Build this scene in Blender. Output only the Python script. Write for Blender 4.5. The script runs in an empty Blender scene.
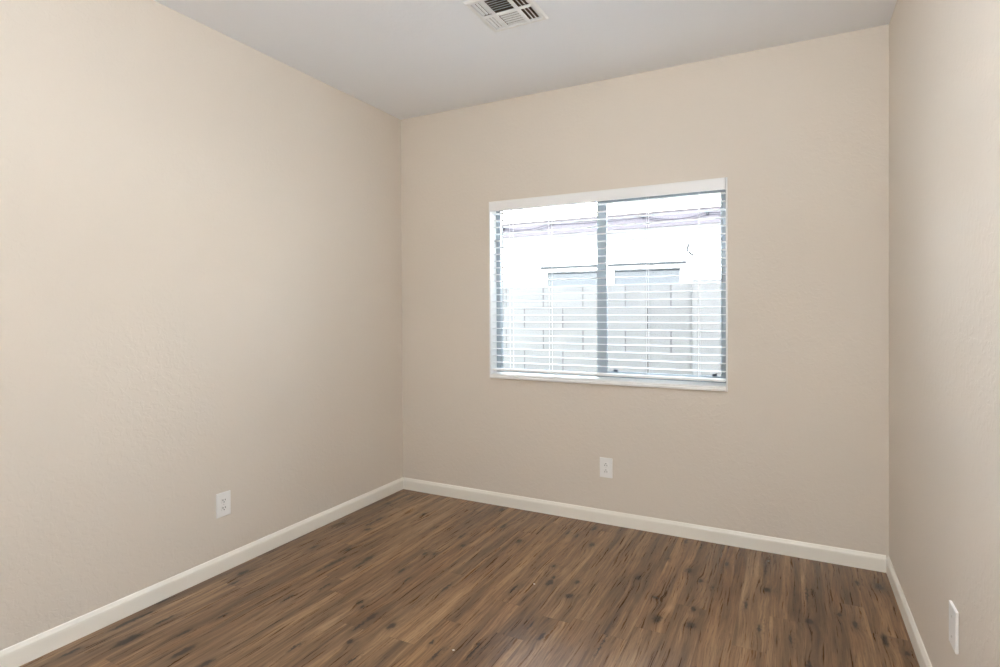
import bpy, bmesh, math, random
from mathutils import Vector, Matrix

C = bpy.context.scene
COL = C.collection
W, H, REAR = 3.017, 2.74, -3.95          # room width, height, rear wall

# ------------------------------------------------------------------ camera
cam_d = bpy.data.cameras.new('camera')
cam = bpy.data.objects.new('camera', cam_d); COL.objects.link(cam)
cam_d.sensor_fit = 'HORIZONTAL'; cam_d.sensor_width = 36.0
cam_d.lens = 562.44095 / 1000 * 36.0
cam_d.shift_x = -5.18108 / 1000; cam_d.shift_y = -19.11229 / 1000
cam_d.clip_start = 0.02
yaw, pit, rol = 0.47213, -0.00691, -0.00456
fwd = Vector((-math.sin(yaw) * math.cos(pit), math.cos(yaw) * math.cos(pit), math.sin(pit)))
rt = Vector((math.cos(yaw), math.sin(yaw), 0)); up = rt.cross(fwd)
r2 = rt * math.cos(rol) + up * math.sin(rol); u2 = -rt * math.sin(rol) + up * math.cos(rol)
M = Matrix((r2, u2, -fwd)).transposed().to_4x4()
M.translation = Vector((2.58682, -3.37703, 1.32198))
cam.matrix_world = M
C.camera = cam

# ------------------------------------------------------------------ light
EXPOSURE = 0.24
SKY = 16.0
SUN = 49.0
FILL_UP = 54.0          # watts thrown up at the ceiling by the added fill lamp
FILL_BOWL = 8.0  # glow of the added uplight's bowl
FILL_DOME = 29.0  # glow of the added ceiling fill dome
CLX, CLY = 1.85, -2.0
lx, ly, LZ = 2.50, -3.70, 1.70
C.view_settings.view_transform = 'Standard'
C.view_settings.look = 'None'
C.view_settings.exposure = EXPOSURE
C.view_settings.gamma = 1.0
C.view_settings.use_curve_mapping = False
C.cycles.max_bounces = 16
C.cycles.diffuse_bounces = 10
C.cycles.transparent_max_bounces = 16
C.cycles.sample_clamp_indirect = 30.0

wd = bpy.data.worlds.new('sky'); C.world = wd; wd.use_nodes = True
bg = wd.node_tree.nodes['Background']
bg.inputs[0].default_value = (0.74, 0.86, 1.0, 1); bg.inputs[1].default_value = SKY

sd = bpy.data.lights.new('sun', 'SUN'); sd.energy = SUN; sd.angle = math.radians(2); sd.color = (1, .97, .93)
so = bpy.data.objects.new('sun', sd); COL.objects.link(so)
so.rotation_euler = Vector((0.2, 0.8, -0.56)).to_track_quat('-Z', 'Y').to_euler()

ld = bpy.data.lights.new('fill_disk', 'AREA'); ld.shape = 'DISK'; ld.size = .34; ld.energy = FILL_UP; ld.color = (.84, .92, 1.0)  # invented upward disk light that fills the room
lo = bpy.data.objects.new('fill_disk', ld); COL.objects.link(lo)
lo.location = (lx, ly, LZ + .015); lo.rotation_euler = (math.pi, 0, 0)

# ------------------------------------------------------------------ helpers
def box(bm, x0, x1, y0, y1, z0, z1, rot=None, piv=None):
    g = bmesh.ops.create_cube(bm, size=1.0)
    m = Matrix.Translation(((x0 + x1) / 2, (y0 + y1) / 2, (z0 + z1) / 2)) @ Matrix.Diagonal((x1 - x0, y1 - y0, z1 - z0, 1))
    bmesh.ops.transform(bm, matrix=m, verts=g['verts'])
    if rot is not None:
        c = piv or Vector(((x0 + x1) / 2, (y0 + y1) / 2, (z0 + z1) / 2))
        bmesh.ops.rotate(bm, verts=g['verts'], cent=c, matrix=rot)
    return g['verts']

def cyl(bm, p, q, r, seg=16, r2_=None):
    p, q = Vector(p), Vector(q); d = q - p
    g = bmesh.ops.create_cone(bm, cap_ends=True, segments=seg, radius1=r, radius2=r if r2_ is None else r2_, depth=d.length)
    m = Matrix.Translation((p + q) / 2) @ d.to_track_quat('Z', 'Y').to_matrix().to_4x4()
    bmesh.ops.transform(bm, matrix=m, verts=g['verts'])
    return g['verts']

def prism(bm, prof, a, b):
    """closed profile of Vectors swept from offset a to offset b"""
    va = [bm.verts.new(Vector(p) + a) for p in prof]; vb = [bm.verts.new(Vector(p) + b) for p in prof]
    n = len(prof)
    for i in range(n):
        bm.faces.new((va[i], va[(i + 1) % n], vb[(i + 1) % n], vb[i]))
    bm.faces.new(va[::-1]); bm.faces.new(vb)
    bmesh.ops.recalc_face_normals(bm, faces=bm.faces)

def obj(name, bm, mat, parent=None, bevel=0, seg=2, smooth=False):
    me = bpy.data.meshes.new(name); bm.to_mesh(me); bm.free()
    me.materials.append(mat)
    o = bpy.data.objects.new(name, me); COL.objects.link(o)
    if parent is not None: o.parent = parent
    if bevel:
        md = o.modifiers.new('bevel', 'BEVEL'); md.width = bevel; md.segments = seg; md.limit_method = 'ANGLE'
    if smooth:
        for p in me.polygons: p.use_smooth = True
    return o

def boxes(name, lst, mat, parent=None, **k):
    bm = bmesh.new()
    for b in lst: box(bm, *b)
    return obj(name, bm, mat, parent, **k)

def struct(o): o['kind'] = 'structure'; return o

def tag(o, label, cat, group=None):
    o['label'] = label; o['category'] = cat
    if group: o['group'] = group
    return o

def thing(name, label, cat, loc=(0, 0, 0), rz=0, group=None):
    o = bpy.data.objects.new(name, None); COL.objects.link(o)
    o.location = loc; o.rotation_euler = (0, 0, rz); o.empty_display_size = .05
    return tag(o, label, cat, group)

# ------------------------------------------------------------------ materials
def pbr(name, col, rough=.5, metal=0, spec=.5):
    m = bpy.data.materials.new(name); m.use_nodes = True
    b = m.node_tree.nodes['Principled BSDF']
    b.inputs['Base Color'].default_value = (*col, 1); b.inputs['Roughness'].default_value = rough
    b.inputs['Metallic'].default_value = metal; b.inputs['Specular IOR Level'].default_value = spec
    return m

class NT:
    """tiny node-building helper"""
    def __init__(s, m): s.t = m.node_tree; s.n = s.t.nodes; s.bsdf = s.n['Principled BSDF']
    def put(s, sock, v):
        if hasattr(v, 'node'): s.t.links.new(v, sock)
        elif v is not None: sock.default_value = v
    def math(s, op, a, b=None, c=None, clamp=False):
        n = s.n.new('ShaderNodeMath'); n.operation = op; n.use_clamp = clamp
        s.put(n.inputs[0], a)
        if b is not None: s.put(n.inputs[1], b)
        if c is not None: s.put(n.inputs[2], c)
        return n.outputs[0]
    def vec(s, op, a, b=None, c=None, out=0):
        n = s.n.new('ShaderNodeVectorMath'); n.operation = op
        s.put(n.inputs[0], a)
        if b is not None: s.put(n.inputs[1], b)
        if c is not None: s.put(n.inputs[2], c)
        return n.outputs[out]
    def comb(s, x, y, z=0.0):
        n = s.n.new('ShaderNodeCombineXYZ')
        s.put(n.inputs[0], x); s.put(n.inputs[1], y); s.put(n.inputs[2], z); return n.outputs[0]
    def noise(s, v, scale=1.0, detail=2.0, rough=.5, dist=0.0):
        n = s.n.new('ShaderNodeTexNoise'); s.put(n.inputs['Vector'], v)
        n.inputs['Scale'].default_value = scale; n.inputs['Detail'].default_value = detail
        n.inputs['Roughness'].default_value = rough; n.inputs['Distortion'].default_value = dist
        return n.outputs[0]
    def white(s, v):
        n = s.n.new('ShaderNodeTexWhiteNoise'); n.noise_dimensions = '3D'; s.put(n.inputs['Vector'], v); return n.outputs[0], n.outputs[1]
    def mapr(s, v, a, b, c=0.0, d=1.0, smooth=True):
        n = s.n.new('ShaderNodeMapRange'); n.interpolation_type = 'SMOOTHSTEP' if smooth else 'LINEAR'
        s.put(n.inputs[0], v)
        for i, q in enumerate((a, b, c, d)): n.inputs[i + 1].default_value = q
        return n.outputs[0]
    def mix(s, f, a, b, mode='MIX'):
        n = s.n.new('ShaderNodeMix'); n.data_type = 'RGBA'; n.blend_type = mode
        s.put(n.inputs[0], f)
        s.put(n.inputs[6], (*a, 1) if isinstance(a, tuple) else a)
        s.put(n.inputs[7], (*b, 1) if isinstance(b, tuple) else b)
        return n.outputs[2]
    def ramp(s, f, stops):
        n = s.n.new('ShaderNodeValToRGB'); e = n.color_ramp.elements
        for i, (p, c) in enumerate(stops):
            k = e[i] if i < 2 else e.new(p)
            k.position = p; k.color = (*c, 1)
        s.put(n.inputs[0], f); return n.outputs[0]
    def obco(s):
        return s.n.new('ShaderNodeTexCoord').outputs['Object']
    def bump(s, h, strength, dist):
        n = s.n.new('ShaderNodeBump'); n.inputs['Strength'].default_value = strength; n.inputs['Distance'].default_value = dist
        s.put(n.inputs['Height'], h); s.t.links.new(n.outputs[0], s.bsdf.inputs['Normal'])

def textured_paint(name, col, strength=.35, scale=38, rough=.6):
    m = pbr(name, col, rough, spec=.3); t = NT(m); o = t.obco()
    blot = t.noise(o, scale, 3.0, .55, .6)                # hand-trowelled, softly knocked-down plaster
    fl = t.mapr(blot, .46, .62)
    fine = t.noise(o, scale * 4, 2.0, .5)
    t.bump(t.math('MULTIPLY_ADD', fine, .25, fl), strength, .0012)
    return m

M_wall = textured_paint('beige wall paint', (.715, .652, .575))
M_ceil = textured_paint('white ceiling paint', (.85, .87, .90), .25, 30, .8)
M_trim = pbr('cream semi-gloss trim paint', (.88, .85, .775), .35)
M_white = pbr('white satin paint', (.86, .86, .85), .4)
M_slat = pbr('white blind slat', (.88, .88, .88), .4)
M_plate = pbr('white moulded plastic', (.88, .875, .86), .3)
M_slot = pbr('dark slot', (.03, .028, .025), .6)
M_screw = pbr('painted screw', (.7, .69, .66), .35, .3)
M_frame = pbr('window frame with haze in grey', (.34, .39, .43), .4, .3)  # dark frame lightened: window haze put into the blue-grey base colour
M_latch = pbr('dark blue-grey latch', (.02, .035, .07), .5)
M_wand = pbr('grey wand plastic', (.42, .42, .42), .3)
M_cord = pbr('white cord', (.85, .85, .85), .8)
M_vent = pbr('white enamelled register metal', (.80, .80, .79), .35)
M_duct = pbr('dull duct metal', (.16, .105, .07), .6, .2)
M_stucco = textured_paint('white exterior stucco', (.82, .81, .79), .5, 24, .9)
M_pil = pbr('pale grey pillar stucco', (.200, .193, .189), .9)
M_fascia = pbr('lavender-grey fascia paint', (.040, .037, .043), .9, spec=.15)
M_soffit = pbr('pinkish soffit paint', (.09, .07, .067), .8)
M_tile = pbr('pale roof tile', (.62, .52, .45), .8)
M_cable = pbr('dark cable', (.008, .008, .012), .8, spec=.08)
M_grey = pbr('grey outdoor metal', (.013, .015, .018), .8, spec=.1)
M_chip = pbr('white paint chip', (.9, .9, .88), .6)
M_brass = pbr('brushed nickel', (.6, .58, .55), .3, 1)

def make_glass():
    m = bpy.data.materials.new('window glass'); m.use_nodes = True; t = m.node_tree; t.nodes.clear()
    out = t.nodes.new('ShaderNodeOutputMaterial'); mx = t.nodes.new('ShaderNodeMixShader')
    tr = t.nodes.new('ShaderNodeBsdfTransparent'); gl = t.nodes.new('ShaderNodeBsdfGlossy'); fr = t.nodes.new('ShaderNodeFresnel')
    tr.inputs[0].default_value = (.96, .98, .98, 1); gl.inputs['Roughness'].default_value = .02; fr.inputs[0].default_value = 1.3
    t.links.new(fr.outputs[0], mx.inputs[0]); t.links.new(tr.outputs[0], mx.inputs[1]); t.links.new(gl.outputs[0], mx.inputs[2])
    t.links.new(mx.outputs[0], out.inputs[0]); return m
M_glass = make_glass()
def make_screen():
    m = bpy.data.materials.new('fine insect mesh'); m.use_nodes = True; t = m.node_tree; t.nodes.clear()
    out = t.nodes.new('ShaderNodeOutputMaterial'); tr = t.nodes.new('ShaderNodeBsdfTransparent')
    tr.inputs[0].default_value = (.965, .965, .97, 1)
    t.links.new(tr.outputs[0], out.inputs[0]); return m
M_screen = make_screen()
M_darkglass = pbr('neighbour window glass', (.030, .034, .038), .3, spec=.3)

def make_block():
    m = pbr('pale grey concrete block', (.6, .6, .6), .9); t = NT(m); o = t.obco()
    sep = t.n.new('ShaderNodeSeparateXYZ'); t.t.links.new(o, sep.inputs[0])
    uv = t.comb(t.math('ADD', sep.outputs[0], 4.065), t.math('ADD', sep.outputs[2], 4 - .145))
    b = t.n.new('ShaderNodeTexBrick'); t.put(b.inputs['Vector'], uv)
    b.offset = .5; b.offset_frequency = 2; b.squash = 1
    b.inputs['Scale'].default_value = 1; b.inputs['Brick Width'].default_value = .395; b.inputs['Row Height'].default_value = .2
    b.inputs['Mortar Size'].default_value = .0055; b.inputs['Mortar Smooth'].default_value = .2; b.inputs['Bias'].default_value = 0
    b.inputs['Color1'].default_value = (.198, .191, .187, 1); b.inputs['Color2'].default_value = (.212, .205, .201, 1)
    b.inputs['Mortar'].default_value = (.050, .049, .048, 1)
    g = t.noise(o, 60, 3, .6)
    c = t.mix(1.0, b.outputs[0], t.ramp(g, [(0.2, (.86, .86, .86)), (.8, (1, 1, 1))]), 'MULTIPLY')
    t.put(t.bsdf.inputs['Base Color'], c)
    t.bump(t.math('SUBTRACT', g, b.outputs[1]), .4, .004)
    return m
M_block = make_block()

def make_gravel():
    m = pbr('tan gravel', (.4, .35, .3), .95); t = NT(m); o = t.obco()
    n = t.noise(o, 45, 4, .7)
    t.put(t.bsdf.inputs['Base Color'], t.ramp(n, [(.3, (.2, .17, .14)), (.7, (.55, .5, .44))]))
    t.bump(n, .6, .01); return m
M_gravel = make_gravel()

# knots of the printed wood: x, y, half width, length (metres on the floor)
KNOTS = [(0.021, -1.801, 0.012, 0.05), (0.064, -1.97, 0.012, 0.12), (0.068, -1.905, 0.008, 0.06), (0.186, -1.887, 0.007, 0.07), (0.199, -2.047, 0.022, 0.09), (0.085, -2.199, 0.01, 0.06), (0.197, -1.052, 0.012, 0.045), (0.438, -1.166, 0.012, 0.08), (0.437, -1.215, 0.006, 0.1), (0.106, -1.441, 0.016, 0.05), (0.162, -1.531, 0.007, 0.05), (0.585, -1.362, 0.008, 0.06), (0.512, -1.525, 0.007, 0.06), (0.353, -1.913, 0.01, 0.05), (0.474, -1.994, 0.018, 0.08), (0.622, -2.004, 0.015, 0.05), (0.84, -1.782, 0.007, 0.06), (0.376, -1.756, 0.006, 0.04), (0.185, -0.143, 0.01, 0.06), (0.116, -0.302, 0.014, 0.03), (0.246, -0.554, 0.012, 0.05), (0.247, -0.641, 0.009, 0.07), (0.296, -0.72, 0.015, 0.03), (0.391, -0.991, 0.014, 0.035), (0.44, -1.103, 0.01, 0.07), (0.566, -1.03, 0.016, 0.07), (0.573, -1.101, 0.01, 0.08), (0.449, -0.36, 0.01, 0.03), (0.936, -0.663, 0.014, 0.03), (0.802, -0.845, 0.012, 0.03), (0.852, -0.826, 0.011, 0.02), (0.814, -1.062, 0.008, 0.05), (0.897, -1.126, 0.006, 0.04), (0.857, -0.548, 0.007, 0.08), (0.836, -1.401, 0.013, 0.03), (0.872, -1.426, 0.01, 0.02), (0.965, -1.472, 0.015, 0.06), (0.965, -1.549, 0.009, 0.07), (1.085, -1.491, 0.016, 0.04), (1.01, -1.653, 0.014, 0.025), (1.1, -1.744, 0.006, 0.05), (1.366, -1.567, 0.007, 0.07), (1.304, -1.509, 0.006, 0.02), (1.113, -1.106, 0.008, 0.07), (1.476, -1.435, 0.008, 0.02), (1.483, -1.498, 0.007, 0.1), (0.868, -0.07, 0.012, 0.05), (1.007, -0.312, 0.014, 0.05), (1.191, -0.469, 0.015, 0.045), (1.518, -0.097, 0.013, 0.06), (1.579, -0.333, 0.016, 0.045), (1.462, -0.249, 0.009, 0.04), (1.488, -0.673, 0.014, 0.02), (1.534, -0.787, 0.01, 0.025), (1.536, -0.845, 0.018, 0.05), (1.654, -0.782, 0.01, 0.03), (1.665, -0.924, 0.02, 0.035), (1.406, -0.98, 0.009, 0.06), (1.909, -0.604, 0.016, 0.04), (2.025, -0.76, 0.016, 0.02), (1.397, -0.231, 0.009, 0.05), (2.069, -0.937, 0.02, 0.05), (1.607, -1.222, 0.005, 0.05), (1.679, -1.278, 0.009, 0.05), (1.914, -1.221, 0.003, 0.14), (2.044, -0.052, 0.008, 0.05), (1.997, -0.319, 0.007, 0.02), (2.119, -0.414, 0.018, 0.045), (2.185, -0.501, 0.012, 0.03), (2.283, -0.251, 0.009, 0.04), (2.248, -0.544, 0.007, 0.02), (2.196, -0.785, 0.012, 0.035), (2.205, -0.925, 0.022, 0.04), (2.464, -0.223, 0.005, 0.14), (2.48, -0.455, 0.018, 0.035), (2.4, -0.648, 0.005, 0.05), (2.463, -0.823, 0.007, 0.05), (2.579, -0.849, 0.006, 0.05), (2.647, -0.426, 0.006, 0.13), (2.65, -0.669, 0.018, 0.035), (2.821, -0.611, 0.012, 0.05), (2.914, -0.688, 0.012, 0.07), (2.952, -0.185, 0.017, 0.05), (2.767, -0.555, 0.008, 0.03), (2.864, -0.19, 0.01, 0.04), (2.979, -0.756, 0.01, 0.03), (2.642, -1.012, 0.01, 0.06)]

def make_floor():
    m = pbr('brown plank vinyl', (.2, .12, .07), .4, spec=.5); t = NT(m); o = t.obco()
    s = t.n.new('ShaderNodeSeparateXYZ'); t.t.links.new(o, s.inputs[0]); x, y = s.outputs[0], s.outputs[1]
    w, L = .1247, 1.22
    xr = t.math('MULTIPLY_ADD', x, 1 / w, -.03)
    row = t.math('FLOOR', xr)
    r1, _ = t.white(t.comb(row, 3.7, 1.1))
    yr = t.math('ADD', t.math('MULTIPLY', y, 1 / L), t.math('MULTIPLY', r1, 9.3))
    colm = t.math('FLOOR', yr)
    pr, pc = t.white(t.comb(row, colm, 5.5))
    fx = t.math('FRACT', xr); fy = t.math('FRACT', yr)
    ex = t.math('MULTIPLY', t.math('MINIMUM', fx, t.math('SUBTRACT', 1.0, fx)), w)
    ey = t.math('MULTIPLY', t.math('MINIMUM', fy, t.math('SUBTRACT', 1.0, fy)), L)
    edge = t.math('MINIMUM', ex, ey)
    seam = t.mapr(edge, .0004, .0016, 1.0, 0.0)
    # knots: nearest normalised distance
    rag = t.noise(t.comb(t.math('MULTIPLY', x, 85), t.math('MULTIPLY', y, 40)), 1, 3, .6)
    rag2 = t.noise(t.comb(t.math('MULTIPLY', x, 85), t.math('MULTIPLY', y, 40), 9.0), 1, 3, .6)
    kx = t.math('ADD', x, t.math('MULTIPLY_ADD', rag, .030, -.015))
    ky = t.math('ADD', y, t.math('MULTIPLY_ADD', rag2, .03, -.015))
    p = t.comb(kx, t.math('ADD', ky, .012), 0.0)
    d = None
    for (a, b, hw, hl) in KNOTS:
        sx, sy = 1 / hw, 1 / (hl * .75)
        v = t.vec('MULTIPLY_ADD', p, (sx, sy, 0), (-a * sx, -b * sy, 0))
        l = t.vec('LENGTH', v, out=1)
        d = l if d is None else t.math('MINIMUM', d, l)
    core = t.mapr(d, .45, 1.25, 1.0, 0.0)
    halo = t.mapr(d, .7, 3.6, 1.0, 0.0)
    # grain, bent round the knots
    gx = t.math('ADD', x, t.math('MULTIPLY', halo, .010))
    off = t.math('MULTIPLY', pr, 41.0)
    wob = t.noise(t.comb(t.math('MULTIPLY', x, 9), t.math('MULTIPLY', y, 2.2), off), 1, 2, .5)
    gx = t.math('ADD', gx, t.math('MULTIPLY_ADD', wob, .032, -.016))
    broad = t.noise(t.comb(t.math('MULTIPLY', gx, 19), t.math('MULTIPLY', y, 1.0), off), 1, 4, .6)
    fine = t.noise(t.comb(t.math('MULTIPLY', gx, 130), t.math('MULTIPLY', y, 3.6), off), 1, 4, .65)
    pore = t.noise(t.comb(t.math('MULTIPLY', gx, 300), t.math('MULTIPLY', y, 14), off), 1, 2, .6)
    rings = t.math('SINE', t.math('MULTIPLY', t.noise(t.comb(t.math('MULTIPLY', gx, 7), t.math('MULTIPLY', y, .9), off), 1, 1, .4), 95.0))
    v = t.math('MULTIPLY', t.mapr(broad, .30, .70, 0, 1, False), .60)
    v = t.math('MULTIPLY_ADD', t.mapr(fine, .32, .68, 0, 1, False), .30, v)
    v = t.math('MULTIPLY_ADD', pr, .07, v)
    v = t.math('MULTIPLY_ADD', rings, .035, v)
    base = t.ramp(v, [(.12, (.066, .037, .021)), (.33, (.140, .080, .043)), (.52, (.222, .134, .073)), (.70, (.325, .212, .122)), (.90, (.46, .325, .205))])
    # greyish and reddish planks
    tint = t.ramp(t.vec('DOT_PRODUCT', pc, (1, 0, 0), out=1), [(.0, (.98, .99, 1.03)), (.4, (1, 1, 1)), (.75, (1.04, .98, .93)), (1, (1.02, 1.0, .95))])
    c = t.mix(1.0, base, tint, 'MULTIPLY')
    greyst = t.mapr(t.noise(t.comb(t.math('MULTIPLY', gx, 11), t.math('MULTIPLY', y, 1.1), t.math('ADD', off, 5.0)), 1, 3, .5), .5, .72)
    c = t.mix(t.math('MULTIPLY', greyst, .40), c, (.150, .100, .070))
    c = t.mix(t.math('MULTIPLY', t.mapr(pore, .55, .70), .5), c, (.05, .032, .022))
    c = t.mix(t.math('MULTIPLY', halo, .42), c, (.085, .048, .028))
    # long thin dark checks
    chk = t.mapr(t.noise(t.comb(t.math('MULTIPLY', gx, 70), t.math('MULTIPLY', y, 2.2), t.math('ADD', off, 17.0)), 1, 2, .5), .74, .84)
    c = t.mix(t.math('MULTIPLY', chk, .6), c, (.035, .025, .02))
    c = t.mix(t.math('MULTIPLY', core, .93), c, (.018, .010, .006))
    c = t.mix(t.math('MULTIPLY', seam, .28), c, (.03, .02, .015))
    c = t.mix(1.0, c, (.98, .94, .86), 'MULTIPLY')
    t.put(t.bsdf.inputs['Base Color'], c)
    t.put(t.bsdf.inputs['Roughness'], t.mapr(fine, .2, .8, .25, .36))
    t.bump(t.math('SUBTRACT', t.math('MULTIPLY', fine, .5), seam), .12, .0008)
    return m
M_floor = make_floor()

# ------------------------------------------------------------------ room shell
T = .16
OX0, OX1, OZ0, OZ1 = .740, 2.264, .860, 2.064      # window opening
struct(boxes('floor', [(0, W, REAR, 0, -.1, 0)], M_floor))
struct(boxes('wall_left', [(-T, 0, REAR - T, T, -.1, H + .2)], M_wall))
struct(boxes('wall_right', [(W, W + T, REAR - T, T, -.1, H + .2)], M_wall))

def holed(name, axis, a0, a1, b0, b1, h, c0, c1, mat):
    """slab with a rectangular hole; axis 'y' = upright (x,z), axis 'z' = level (x,y)"""
    bm = bmesh.new()
    A = [a0, h[0], h[1], a1]; B = [b0, h[2], h[3], b1]
    P = (lambda a, b, c: (a, c, b)) if axis == 'y' else (lambda a, b, c: (a, b, c))
    v = {(i, j, k): bm.verts.new(P(A[i], B[j], (c0, c1)[k])) for i in range(4) for j in range(4) for k in range(2)}
    for i in range(3):
        for j in range(3):
            if i == 1 and j == 1: continue
            for k in range(2):
                bm.faces.new((v[i, j, k], v[i + 1, j, k], v[i + 1, j + 1, k], v[i, j + 1, k]))
    for q in range(3):
        for (i0, j0, i1, j1) in ((q, 0, q + 1, 0), (q, 3, q + 1, 3), (0, q, 0, q + 1), (3, q, 3, q + 1)):
            bm.faces.new((v[i0, j0, 0], v[i1, j1, 0], v[i1, j1, 1], v[i0, j0, 1]))
    for (i0, j0, i1, j1) in ((1, 1, 2, 1), (2, 1, 2, 2), (2, 2, 1, 2), (1, 2, 1, 1)):
        bm.faces.new((v[i0, j0, 0], v[i1, j1, 0], v[i1, j1, 1], v[i0, j0, 1]))
    bmesh.ops.recalc_face_normals(bm, faces=bm.faces)
    return obj(name, bm, mat)
struct(holed('wall_back', 'y', 0, W, -.1, H + .2, (OX0, OX1, OZ0, OZ1), 0, T, M_wall))
VX0, VX1, VY0, VY1 = 1.256, 1.518, -1.130, -.854     # hole for the register
struct(holed('ceiling', 'z', 0, W, REAR, 0, (VX0, VX1, VY0, VY1), H, H + .2, M_ceil))
# rear wall with its closed door (behind the camera)
DX0, DX1, DZ = .35, 1.17, 2.04
struct(boxes('wall_rear', [(0, DX0, REAR - T, REAR, -.1, H + .2), (DX1, W, REAR - T, REAR, -.1, H + .2), (DX0, DX1, REAR - T, REAR, DZ, H + .2), (DX0, DX1, REAR - T, REAR, -.1, 0)], M_wall))
door = struct(boxes('door_1', [(DX0 + .004, DX1 - .004, REAR - .06, REAR - .02, .008, DZ - .004)], M_white))
for (x0, x1, z0, z1) in ((.45, .72, .25, .95), (.80, 1.07, .25, .95), (.45, .72, 1.08, 1.9), (.80, 1.07, 1.08, 1.9)):
    boxes('door_panel', [(x0, x1, REAR - .0215, REAR - .012, z0, z1)], M_white, door, bevel=.004)
bm = bmesh.new(); cyl(bm, (1.10, REAR - .02, .95), (1.10, REAR + .03, .95), .012); bmesh.ops.create_uvsphere(bm, u_segments=16, v_segments=10, radius=.027, matrix=Matrix.Translation((1.10, REAR + .045, .95)))
obj('door_knob', bm, M_brass, door, smooth=True)
struct(boxes('trim_1', [(DX0 - .06, DX0, REAR, REAR + .015, 0, DZ + .06), (DX1, DX1 + .06, REAR, REAR + .015, 0, DZ + .06), (DX0, DX1, REAR, REAR + .015, DZ, DZ + .06)], M_trim, bevel=.003))

# baseboards: eased profile (depth, height)
BB = [(0, 0), (.0125, 0), (.0125, .058), (.0115, .066), (.0075, .074), (.0045, .081), (.002, .0835), (0, .0835)]
def baseboard(name, f, a, b):
    bm = bmesh.new(); prism(bm, [Vector(f(d, z)) for d, z in BB], Vector(a), Vector(b)); return struct(obj(name, bm, M_trim))
baseboard('baseboard_left', lambda d, z: (d, 0, z), (0, REAR, 0), (0, 0, 0))
baseboard('baseboard_right', lambda d, z: (W - d, 0, z), (0, REAR, 0), (0, 0, 0))
baseboard('baseboard_back', lambda d, z: (0, -d, z), (.0124, 0, 0), (W - .0124, 0, 0))
baseboard('baseboard_rear', lambda d, z: (0, REAR + d, z), (DX1 + .06, 0, 0), (W - .0124, 0, 0))

# ------------------------------------------------------------------ window
win = bpy.data.objects.new('window_1', None); COL.objects.link(win); win.location = (1.494, .1, OZ0); struct(win)
def wp(name, lst, mat, **k):
    o = boxes(name, lst, mat, **k); o.parent = win; o.matrix_parent_inverse = Matrix.Translation((-1.494, -.1, -OZ0)); return o
L_ = .010
wp('jamb_liner', [(OX0, OX0 + L_, -.001, .09, OZ0, OZ1), (OX1 - L_, OX1, -.001, .09, OZ0, OZ1), (OX0 + L_, OX1 - L_, 0, .09, OZ1 - L_, OZ1)], M_white, bevel=.003)
SZ = .8975
bm = bmesh.new()
prism(bm, [Vector(p) for p in ((0, .09, OZ0 + .001), (0, -.014, OZ0 + .001), (0, -.018, OZ0 + .005), (0, -.018, OZ0 + .015), (0, -.005, OZ0 + .0165), (0, -.005, OZ0 + .021), (0, -.010, OZ0 + .0235), (0, -.004, OZ0 + .030), (0, .09, SZ))], Vector((OX0 + L_ + .0002, 0, 0)), Vector((OX1 - L_ - .0002, 0, 0)))
o = obj('sill', bm, M_white); o.parent = win; o.matrix_parent_inverse = Matrix.Translation((-1.494, -.1, -OZ0))
FX0, FX1, FZ0, FZ1 = OX0 + .001, OX1 - .001, OZ0 + .001, OZ1 - .001
wp('outer_frame', [(FX0, FX0 + .040, .09, .13, FZ0, FZ1), (FX1 - .034, FX1, .09, .13, FZ0, FZ1), (FX0 + .040, FX1 - .034, .09, .13, FZ0, FZ0 + .045), (FX0 + .040, FX1 - .034, .09, .13, FZ1 - .036, FZ1)], M_frame, bevel=.002)
s0, s1 = FX0 + .041, FX1 - .035
b0, b1 = FZ0 + .046, FZ1 - .037
wp('fixed_sash', [(1.4950, 1.525, .114, .128, b0, b1), (s0, 1.495, .114, .128, b1 - .010, b1), (s0, 1.495, .114, .128, b0, b0 + .012)], M_frame, bevel=.001)
wp('sliding_sash', [(1.4750, 1.5383, .093, .112, b0, b1), (s1 - .011, s1, .093, .112, b0, b1), (1.5383, s1 - .011, .093, .112, b0, b0 + .026), (1.5383, s1 - .011, .093, .112, b1 - .026, b1)], M_frame, bevel=.001)
wp('pane', [(s0, 1.495, .119, .123, b0 + .012, b1 - .010)], M_glass)
wp('pane', [(1.5383, s1 - .011, .101, .105, b0 + .026, b1 - .026)], M_glass)
wp('insect_screen', [(1.5383, s1 - .011, .1255, .1262, b0 + .006, b1 - .006)], M_screen)
for lx in (1.595, 2.183):
    wp('latch', [(lx - .013, lx + .013, .089, .1009, b0 + .0265, b0 + .041), (lx - .004, lx + .004, .084, .089, b0 + .028, b0 + .039)], M_latch, bevel=.001)

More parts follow.
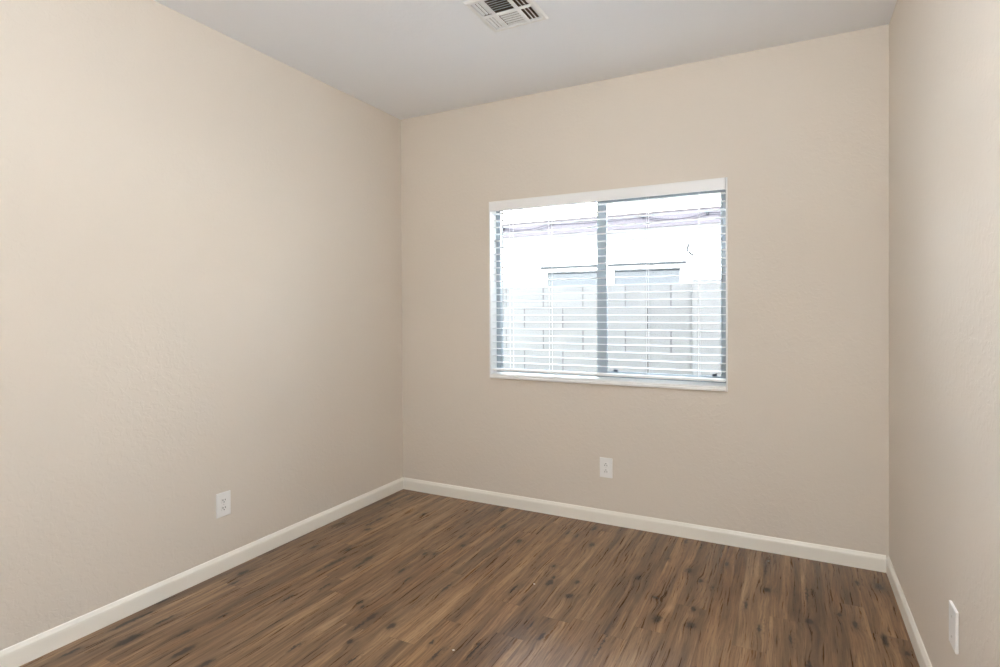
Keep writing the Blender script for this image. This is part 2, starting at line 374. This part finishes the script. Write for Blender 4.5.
# ------------------------------------------------------------------ blind
B = thing('window_blind', 'white horizontal slatted blind with open slats hanging in the window', 'blind', (1.5, .03, OZ1 - L_))
def bp(name, bm_, mat, **k):
    o = obj(name, bm_, mat, **k); o.parent = B; o.matrix_parent_inverse = Matrix.Translation((-1.5, -.03, -(OZ1 - L_))); return o
BX0, BX1 = .7550, 2.249
bm = bmesh.new(); box(bm, .7515, 2.2530, -.012, -.004, 1.995, 2.0535); box(bm, .7515, .7575, -.004, .010, 1.995, 2.0535); box(bm, 2.2470, 2.2530, -.004, .010, 1.995, 2.0535)
bp('valance', bm, M_slat, bevel=.002)
bm = bmesh.new(); box(bm, BX0 + .003, BX1 - .003, .013, .058, 2.018, 2.0535); bp('headrail', bm, M_slat, bevel=.001)
slat_me = None
for k in range(23):
    z = .9685 + .0461 * k
    if slat_me is None:
        bm = bmesh.new()
        n = 8; top = []; bot = []
        for i in range(n + 1):
            yy = -.025 + .05 * i / n; cr = .0022 * (1 - (2 * i / n - 1) ** 2)
            top.append((0, yy, cr + .0012)); bot.append((0, yy, cr - .0012))
        prism(bm, [Vector(p) for p in top + bot[::-1]], Vector((BX0, 0, 0)), Vector((BX1, 0, 0)))
        s = bp('slat', bm, M_slat); slat_me = s
        s.location = (0, .035, z)
    else:
        s = slat_me.copy(); COL.objects.link(s); s.location = (0, .035, z)
bm = bmesh.new(); box(bm, BX0, BX1, .010, .060, .912, .927); bp('bottom_rail', bm, M_slat, bevel=.003)
for cx in (.895, 1.179, 1.810, 2.106):
    bm = bmesh.new()
    for yy in (.0082, .0618): cyl(bm, (cx, yy, .920), (cx, yy, 2.020), .0008, 6)
    for dx in (-.006, .006):
        cyl(bm, (cx + dx, .0085, .928), (cx + dx, .0085, .9115), .0014, 6)
    for k in range(23):
        z = .9685 + .0461 * k - .0022
        cyl(bm, (cx, .0082, z), (cx, .0618, z), .0007, 6)
    bp('ladder_cord', bm, M_cord)
bm = bmesh.new(); cyl(bm, (.847, -.0005, 2.02), (.847, -.0005, 1.262), .0033, 8); cyl(bm, (.847, -.0005, 1.262), (.847, -.0005, 1.250), .0045, 8); cyl(bm, (.847, -.0005, 2.02), (.847, .020, 2.026), .002, 6)
bp('tilt_wand', bm, M_wand)

# ------------------------------------------------------------------ outlets
def plate_part(t, dep=.0062):
    bm = bmesh.new()
    w2, h2 = .0405, .0615
    prism(bm, [Vector(p) for p in ((-w2, 0, -h2), (w2, 0, -h2), (w2, 0, h2), (-w2, 0, h2))], Vector((0, 0, 0)), Vector((0, -dep, 0)))
    return obj('plate', bm, M_plate, t, bevel=.0028, seg=3)
def outlet(label, loc, rz, flip):
    t = thing('wall_outlet', label, 'outlet', loc, rz); plate_part(t)
    s = -1 if flip else 1
    for cz in (-.0195, .0195):
        bm = bmesh.new(); pr = []
        for i in range(28):
            a = 2 * math.pi * i / 28; pr.append(Vector((max(-.0145, min(.0145, .0185 * math.cos(a))), -.0062, cz + max(-.0135, min(.0135, .0185 * math.sin(a))))))
        prism(bm, pr, Vector((0, .001, 0)), Vector((0, -.0022, 0)))
        r = obj('receptacle', bm, M_plate, t)
        for sx, hh in ((-.0064, .0045), (.0064, .0037)):
            bm = bmesh.new(); box(bm, sx - .0014, sx + .0014, -.0090, -.0082, cz + s * .0038 - hh, cz + s * .0038 + hh); obj('slot', bm, M_slot, r)
        bm = bmesh.new(); cyl(bm, (0, -.0082, cz - s * .0070), (0, -.0090, cz - s * .0070), .0027, 12); obj('ground_hole', bm, M_slot, r)
    bm = bmesh.new(); cyl(bm, (0, -.0058, 0), (0, -.0072, 0), .003, 12); obj('screw', bm, M_screw, t)
    return t
outlet('white duplex outlet low on the left wall above its baseboard', (0, -1.485, .341), math.pi / 2, False)
outlet('white duplex outlet on the back wall below the window', (1.560, 0, .347), 0, True)
t = thing('wall_plate', 'white wall plate low on the right wall, seen nearly edge on', 'wall plate', (W, -1.290, .376), -math.pi / 2)
plate_part(t, .0085)
for z in (-.030, .030):
    bm = bmesh.new(); cyl(bm, (0, -.0080, z), (0, -.0097, z), .0033, 12); obj('screw', bm, M_screw, t)

# ------------------------------------------------------------------ ceiling register
R0, R1, S0, S1 = 1.237, 1.537, -1.149, -.835
V = thing('ceiling_vent', 'white square louvred air vent set in the ceiling', 'vent', ((R0 + R1) / 2, (S0 + S1) / 2, H))
PI_ = Matrix.Translation((-(R0 + R1) / 2, -(S0 + S1) / 2, -H))
def vp(name, bm_, mat, **k):
    o = obj(name, bm_, mat, **k); o.parent = V; o.matrix_parent_inverse = PI_; return o
zb = H - .007
bm = bmesh.new()
# bevelled flange: outer edge touches the ceiling, inner edge hangs a little lower
def flange(bm):
    ix0, ix1, iy0, iy1 = 1.263, 1.511, -1.123, -.861
    rings = []
    for (x0, x1, y0, y1, z) in ((R0, R1, S0, S1, H - .0002), (R0 + .010, R1 - .010, S0 + .010, S1 - .010, zb), (ix0, ix1, iy0, iy1, zb), (ix0, ix1, iy0, iy1, H + .006)):
        rings.append([bm.verts.new((x0, y0, z)), bm.verts.new((x1, y0, z)), bm.verts.new((x1, y1, z)), bm.verts.new((x0, y1, z))])
    rings.append(None)
    for a, b in zip(rings[:3], rings[1:4]):
        for i in range(4): bm.faces.new((a[i], a[(i + 1) % 4], b[(i + 1) % 4], b[i]))
    a, b = rings[0], rings[3]
    for i in range(4): bm.faces.new((a[i], b[i], b[(i + 1) % 4], a[(i + 1) % 4]))
    bmesh.ops.recalc_face_normals(bm, faces=bm.faces)
flange(bm)
vp('frame', bm, M_vent)
bm = bmesh.new()
ym = -.992
box(bm, 1.313, 1.331, -1.123, -.861, H - .006, H - .002)
box(bm, 1.431, 1.450, -1.123, -.861, H - .006, H - .002)
for x0, x1 in ((1.263, 1.313), (1.331, 1.431), (1.450, 1.511)):
    box(bm, x0, x1, ym - .010, ym + .010, H - .006, H - .002)
vp('divider', bm, M_vent)
def louvre(x0, x1, y0, y1, ang, along, hw=.0085):
    """thin blade, tilted about its long axis"""
    bm = bmesh.new(); c = Vector(((x0 + x1) / 2, (y0 + y1) / 2, H + .001))
    if along == 'y': box(bm, c.x - hw, c.x + hw, y0, y1, c.z - .0005, c.z + .0005, Matrix.Rotation(ang, 3, 'Y'), c)
    else: box(bm, x0, x1, c.y - hw, c.y + hw, c.z - .0005, c.z + .0005, Matrix.Rotation(ang, 3, 'X'), c)
    vp('louvre', bm, M_vent)
A = math.radians(38)
for (ya, yb) in ((-1.122, ym - .011), (ym + .011, -.862)):
    for i in range(3):
        xx = 1.2715 + .0165 * i; louvre(xx, xx, ya, yb, -math.radians(20), 'y', .0055)       # throw to the left
        xx = 1.464 + .0190 * i; louvre(xx, xx, ya, yb, A, 'y')        # throw to the right
for i in range(6):
    yy = -1.113 + .0187 * i; louvre(1.3315, 1.4305, yy, yy, A, 'x')       # throw to the rear
    yy = -.971 + .0195 * i; louvre(1.3315, 1.4305, yy, yy, -math.radians(18), 'x', .0052)      # throw to the window
bm = bmesh.new()
e = .003
for b in ((VX0 + .001, VX0 + .001 + e, VY0 + .001, VY1 - .001), (VX1 - .001 - e, VX1 - .001, VY0 + .001, VY1 - .001), (VX0 + .001 + e, VX1 - .001 - e, VY0 + .001, VY0 + .001 + e), (VX0 + .001 + e, VX1 - .001 - e, VY1 - .001 - e, VY1 - .001)):
    box(bm, *b, H + .007, H + .19)
box(bm, VX0 + .001, VX1 - .001, VY0 + .001, VY1 - .001, H + .19, H + .195)
vp('duct', bm, M_duct)

# ------------------------------------------------------------------ unseen uplight added behind the camera as room fill
LT = thing('floor_fill_lamp', 'added uplight fill lamp with a frosted bowl, unseen by the rear wall', 'lamp', (lx, ly, 0))
PL = Matrix.Translation((-lx, -ly, 0))
def lathe(prof, seg=40):
    bm = bmesh.new(); rings = []
    for r, z in prof:
        rings.append([bm.verts.new((lx + r * math.cos(2 * math.pi * i / seg), ly + r * math.sin(2 * math.pi * i / seg), z)) for i in range(seg)] if r > 1e-5 else [bm.verts.new((lx, ly, z))])
    for a, b in zip(rings, rings[1:]):
        for i in range(seg):
            if len(b) == 1: bm.faces.new((a[i], a[(i + 1) % seg], b[0]))
            elif len(a) == 1: bm.faces.new((a[0], b[(i + 1) % seg], b[i]))
            else: bm.faces.new((a[i], a[(i + 1) % seg], b[(i + 1) % seg], b[i]))
    bmesh.ops.recalc_face_normals(bm, faces=bm.faces); return bm
o = obj('base', lathe([(0, 0), (.14, 0), (.14, .012), (.03, .030), (0, .030)]), M_brass, LT, smooth=True); o.matrix_parent_inverse = PL
o = obj('pole', lathe([(0, .029), (.012, .029), (.012, LZ - .072), (0, LZ - .072)], 20), M_brass, LT); o.matrix_parent_inverse = PL
m = bpy.data.materials.new('fill light glow'); m.use_nodes = True; nt = m.node_tree; nt.nodes.clear()
em = nt.nodes.new('ShaderNodeEmission'); em.inputs[0].default_value = (.86, .93, 1.0, 1); em.inputs[1].default_value = FILL_BOWL
ou = nt.nodes.new('ShaderNodeOutputMaterial'); nt.links.new(em.outputs[0], ou.inputs[0])
o = obj('bowl', lathe([(0, LZ - .075), (.10, LZ - .065), (.19, LZ - .02), (.22, LZ + .02), (.215, LZ + .02), (.185, LZ - .015), (.10, LZ - .055), (0, LZ - .065)]), m, LT, smooth=True); o.matrix_parent_inverse = PL

# flush dome added for fill, out of view above the frame
CT = thing('ceiling_fill_light', 'added round flush fill light, unseen in the middle of the ceiling', 'ceiling light', (CLX, CLY, H))
PC = Matrix.Translation((-CLX, -CLY, -H))
lx, ly = CLX, CLY
o = obj('rim', lathe([(0, H - .001), (.185, H - .001), (.19, H - .03), (.17, H - .035), (0, H - .035)]), M_brass, CT, smooth=False); o.matrix_parent_inverse = PC
m2 = m.copy(); m2.node_tree.nodes['Emission'].inputs[1].default_value = FILL_DOME
o = obj('shade', lathe([(.165, H - .036), (.168, H - .055), (.15, H - .085), (.10, H - .108), (.05, H - .117), (0, H - .12)]), m2, CT, smooth=True); o.matrix_parent_inverse = PC

# ------------------------------------------------------------------ outside
struct(boxes('wall_exterior_shading', [(-7, -T, 0, T, -.12, H + .45), (W + T, 9, 0, T, -.12, H + .45)], M_stucco))  # unseen house walls, extended to even out the shadow outside
struct(boxes('ceiling_eave_shading', [(-7, 9, -.4, .55, H + .46, H + .60)], M_stucco))  # unseen overhang, added to keep the fence in shade
struct(boxes('ground', [(-8, 10, .165, 9, -.25, -.12)], M_gravel))
o = boxes('block_fence', [(-5, 1.84, 1.55, 1.70, -.12, 1.545)], M_block, bevel=.006)
tag(o, 'pale concrete block wall outside the window', 'wall')
o = boxes('fence_pilaster', [(1.84, 2.35, 1.52, 1.72, -.12, 1.575)], M_pil, bevel=.008)
tag(o, 'smooth pale pillar at the right end of the block wall outside', 'pillar')
o = boxes('block_fence', [(2.35, 7, 1.55, 1.70, -.12, 1.545)], M_block, bevel=.006)
tag(o, 'pale concrete block wall continuing right of the pillar outside', 'wall')

HY = 3.6
N = thing('neighbour_house', 'white stucco house beyond the block wall, seen through the blind', 'house', (.5, HY, -.12))
PN = Matrix.Translation((-.5, -HY, .12))
def np_(name, bm_, mat, **k):
    o = obj(name, bm_, mat, **k); o.parent = N; o.matrix_parent_inverse = PN; return o
def npb(name, lst, mat, **k):
    bm = bmesh.new()
    for b in lst: box(bm, *b)
    return np_(name, bm, mat, **k)
wx0, wx1, wz0, wz1 = -.39, 1.41, 1.25, 1.85
npb('wall', [(-6, wx0, HY, HY + .2, -.12, 2.75), (wx1, 8, HY, HY + .2, -.12, 2.75), (wx0, wx1, HY, HY + .2, -.12, wz0), (wx0, wx1, HY, HY + .2, wz1, 2.75)], M_stucco)
nw = npb('window', [(wx0, wx0 + .03, HY + .05, HY + .10, wz0, wz1), (wx1 - .03, wx1, HY + .05, HY + .10, wz0, wz1), (wx0, wx1, HY + .05, HY + .10, wz0, wz0 + .03), (wx0, wx1, HY + .05, HY + .10, wz1 - .02, wz1), (.47, .56, HY + .04, HY + .10, wz0, wz1)], M_white)
for a, b in ((wx0 + .03, .47), (.56, wx1 - .03)):
    bm = bmesh.new(); box(bm, a, b, HY + .07, HY + .08, wz0 + .03, wz1 - .02)
    o = obj('pane', bm, M_darkglass); o.parent = nw
npb('window_trim', [(-.44, 1.46, HY - .035, HY + .001, 1.88, 1.905)], M_grey)
# eave: fascia, soffit, roof slope
FY = 3.35
npb('fascia', [(-6, 8, FY, FY + .04, 2.30, 2.48)], M_fascia)
npb('soffit', [(-6, 8, FY + .04, HY, 2.34, 2.37)], M_soffit)
bm = bmesh.new()
prof = [(0, FY - .015, 2.48), (0, FY - .015, 2.51), (0, 6.5, 3.75), (0, 6.5, 3.70), (0, FY + .04, 2.48)]
prism(bm, [Vector(p) for p in prof], Vector((-6, 0, 0)), Vector((8, 0, 0)))
np_('roof', bm, M_tile)
# cable looped along the fascia on clips
def cable_obj(name, pts, r, mat):
    bm = bmesh.new(); rings = []; n = 8; P = [Vector(q) for q in pts]
    for i, q in enumerate(P):
        d = (P[min(i + 1, len(P) - 1)] - P[max(i - 1, 0)]).normalized()
        u = d.cross(Vector((0, 1, 0))).normalized(); v = d.cross(u)
        rings.append([bm.verts.new(q + r * (math.cos(2 * math.pi * k / n) * u + math.sin(2 * math.pi * k / n) * v)) for k in range(n)])
    for a, b in zip(rings, rings[1:]):
        for k in range(n): bm.faces.new((a[k], a[(k + 1) % n], b[(k + 1) % n], b[k]))
    bm.faces.new(rings[0][::-1]); bm.faces.new(rings[-1])
    bmesh.ops.recalc_face_normals(bm, faces=bm.faces)
    return obj(name, bm, mat, smooth=True)
pts = []
clips = [(-2.1, 2.42), (-.86, 2.425), (-.17, 2.44), (1.0, 2.44), (1.73, 2.42), (3.0, 2.43)]
sags = [.05, .055, .012, .06, .04]
for (a, b), sg in zip(zip(clips, clips[1:]), sags):
    for i in range(12):
        f = i / 12; pts.append((a[0] + (b[0] - a[0]) * f, FY - .030, a[1] + (b[1] - a[1]) * f - sg * 4 * f * (1 - f)))
pts.append((clips[-1][0], FY - .030, clips[-1][1]))
cb = cable_obj('eave_cable', pts, .005, M_cable); 
tag(cb, 'thin dark cable sagging along the eave of the white house', 'cable')
for i, (cx, cz) in enumerate(clips[1:5]):
    boxes('cable_clip', [(cx - .012, cx + .012, FY - .038, FY - .001, cz - .018, cz + .018)], M_grey, bevel=.003).parent = cb
# small bent pipe on the neighbour's wall
pp = cable_obj('bent_pipe', [(1.49, HY - .02, 2.12), (1.475, HY - .03, 2.06), (1.47, HY - .03, 2.03), (1.50, HY - .03, 2.00), (1.545, HY - .02, 1.965)], .011, M_grey)
tag(pp, 'small bent grey pipe on the white house wall right of its window', 'pipe')

# ------------------------------------------------------------------ specks on the floor
for (x, y, lab) in ((1.476, -.906, 'tiny white paint chip on the floor near the back wall'), (1.411, -1.530, 'tiny white paint chip on the floor near the photo bottom')):
    bm = bmesh.new()
    g = bmesh.ops.create_icosphere(bm, subdivisions=1, radius=.0045)
    for v in bm.verts: v.co = Vector((v.co.x * 1.3 + .001 * math.sin(v.co.y * 900), v.co.y, v.co.z * .3 + .0014))
    o = obj('paint_chip', bm, M_chip); o.location = (x, y, 0)
    tag(o, lab, 'paint chip')
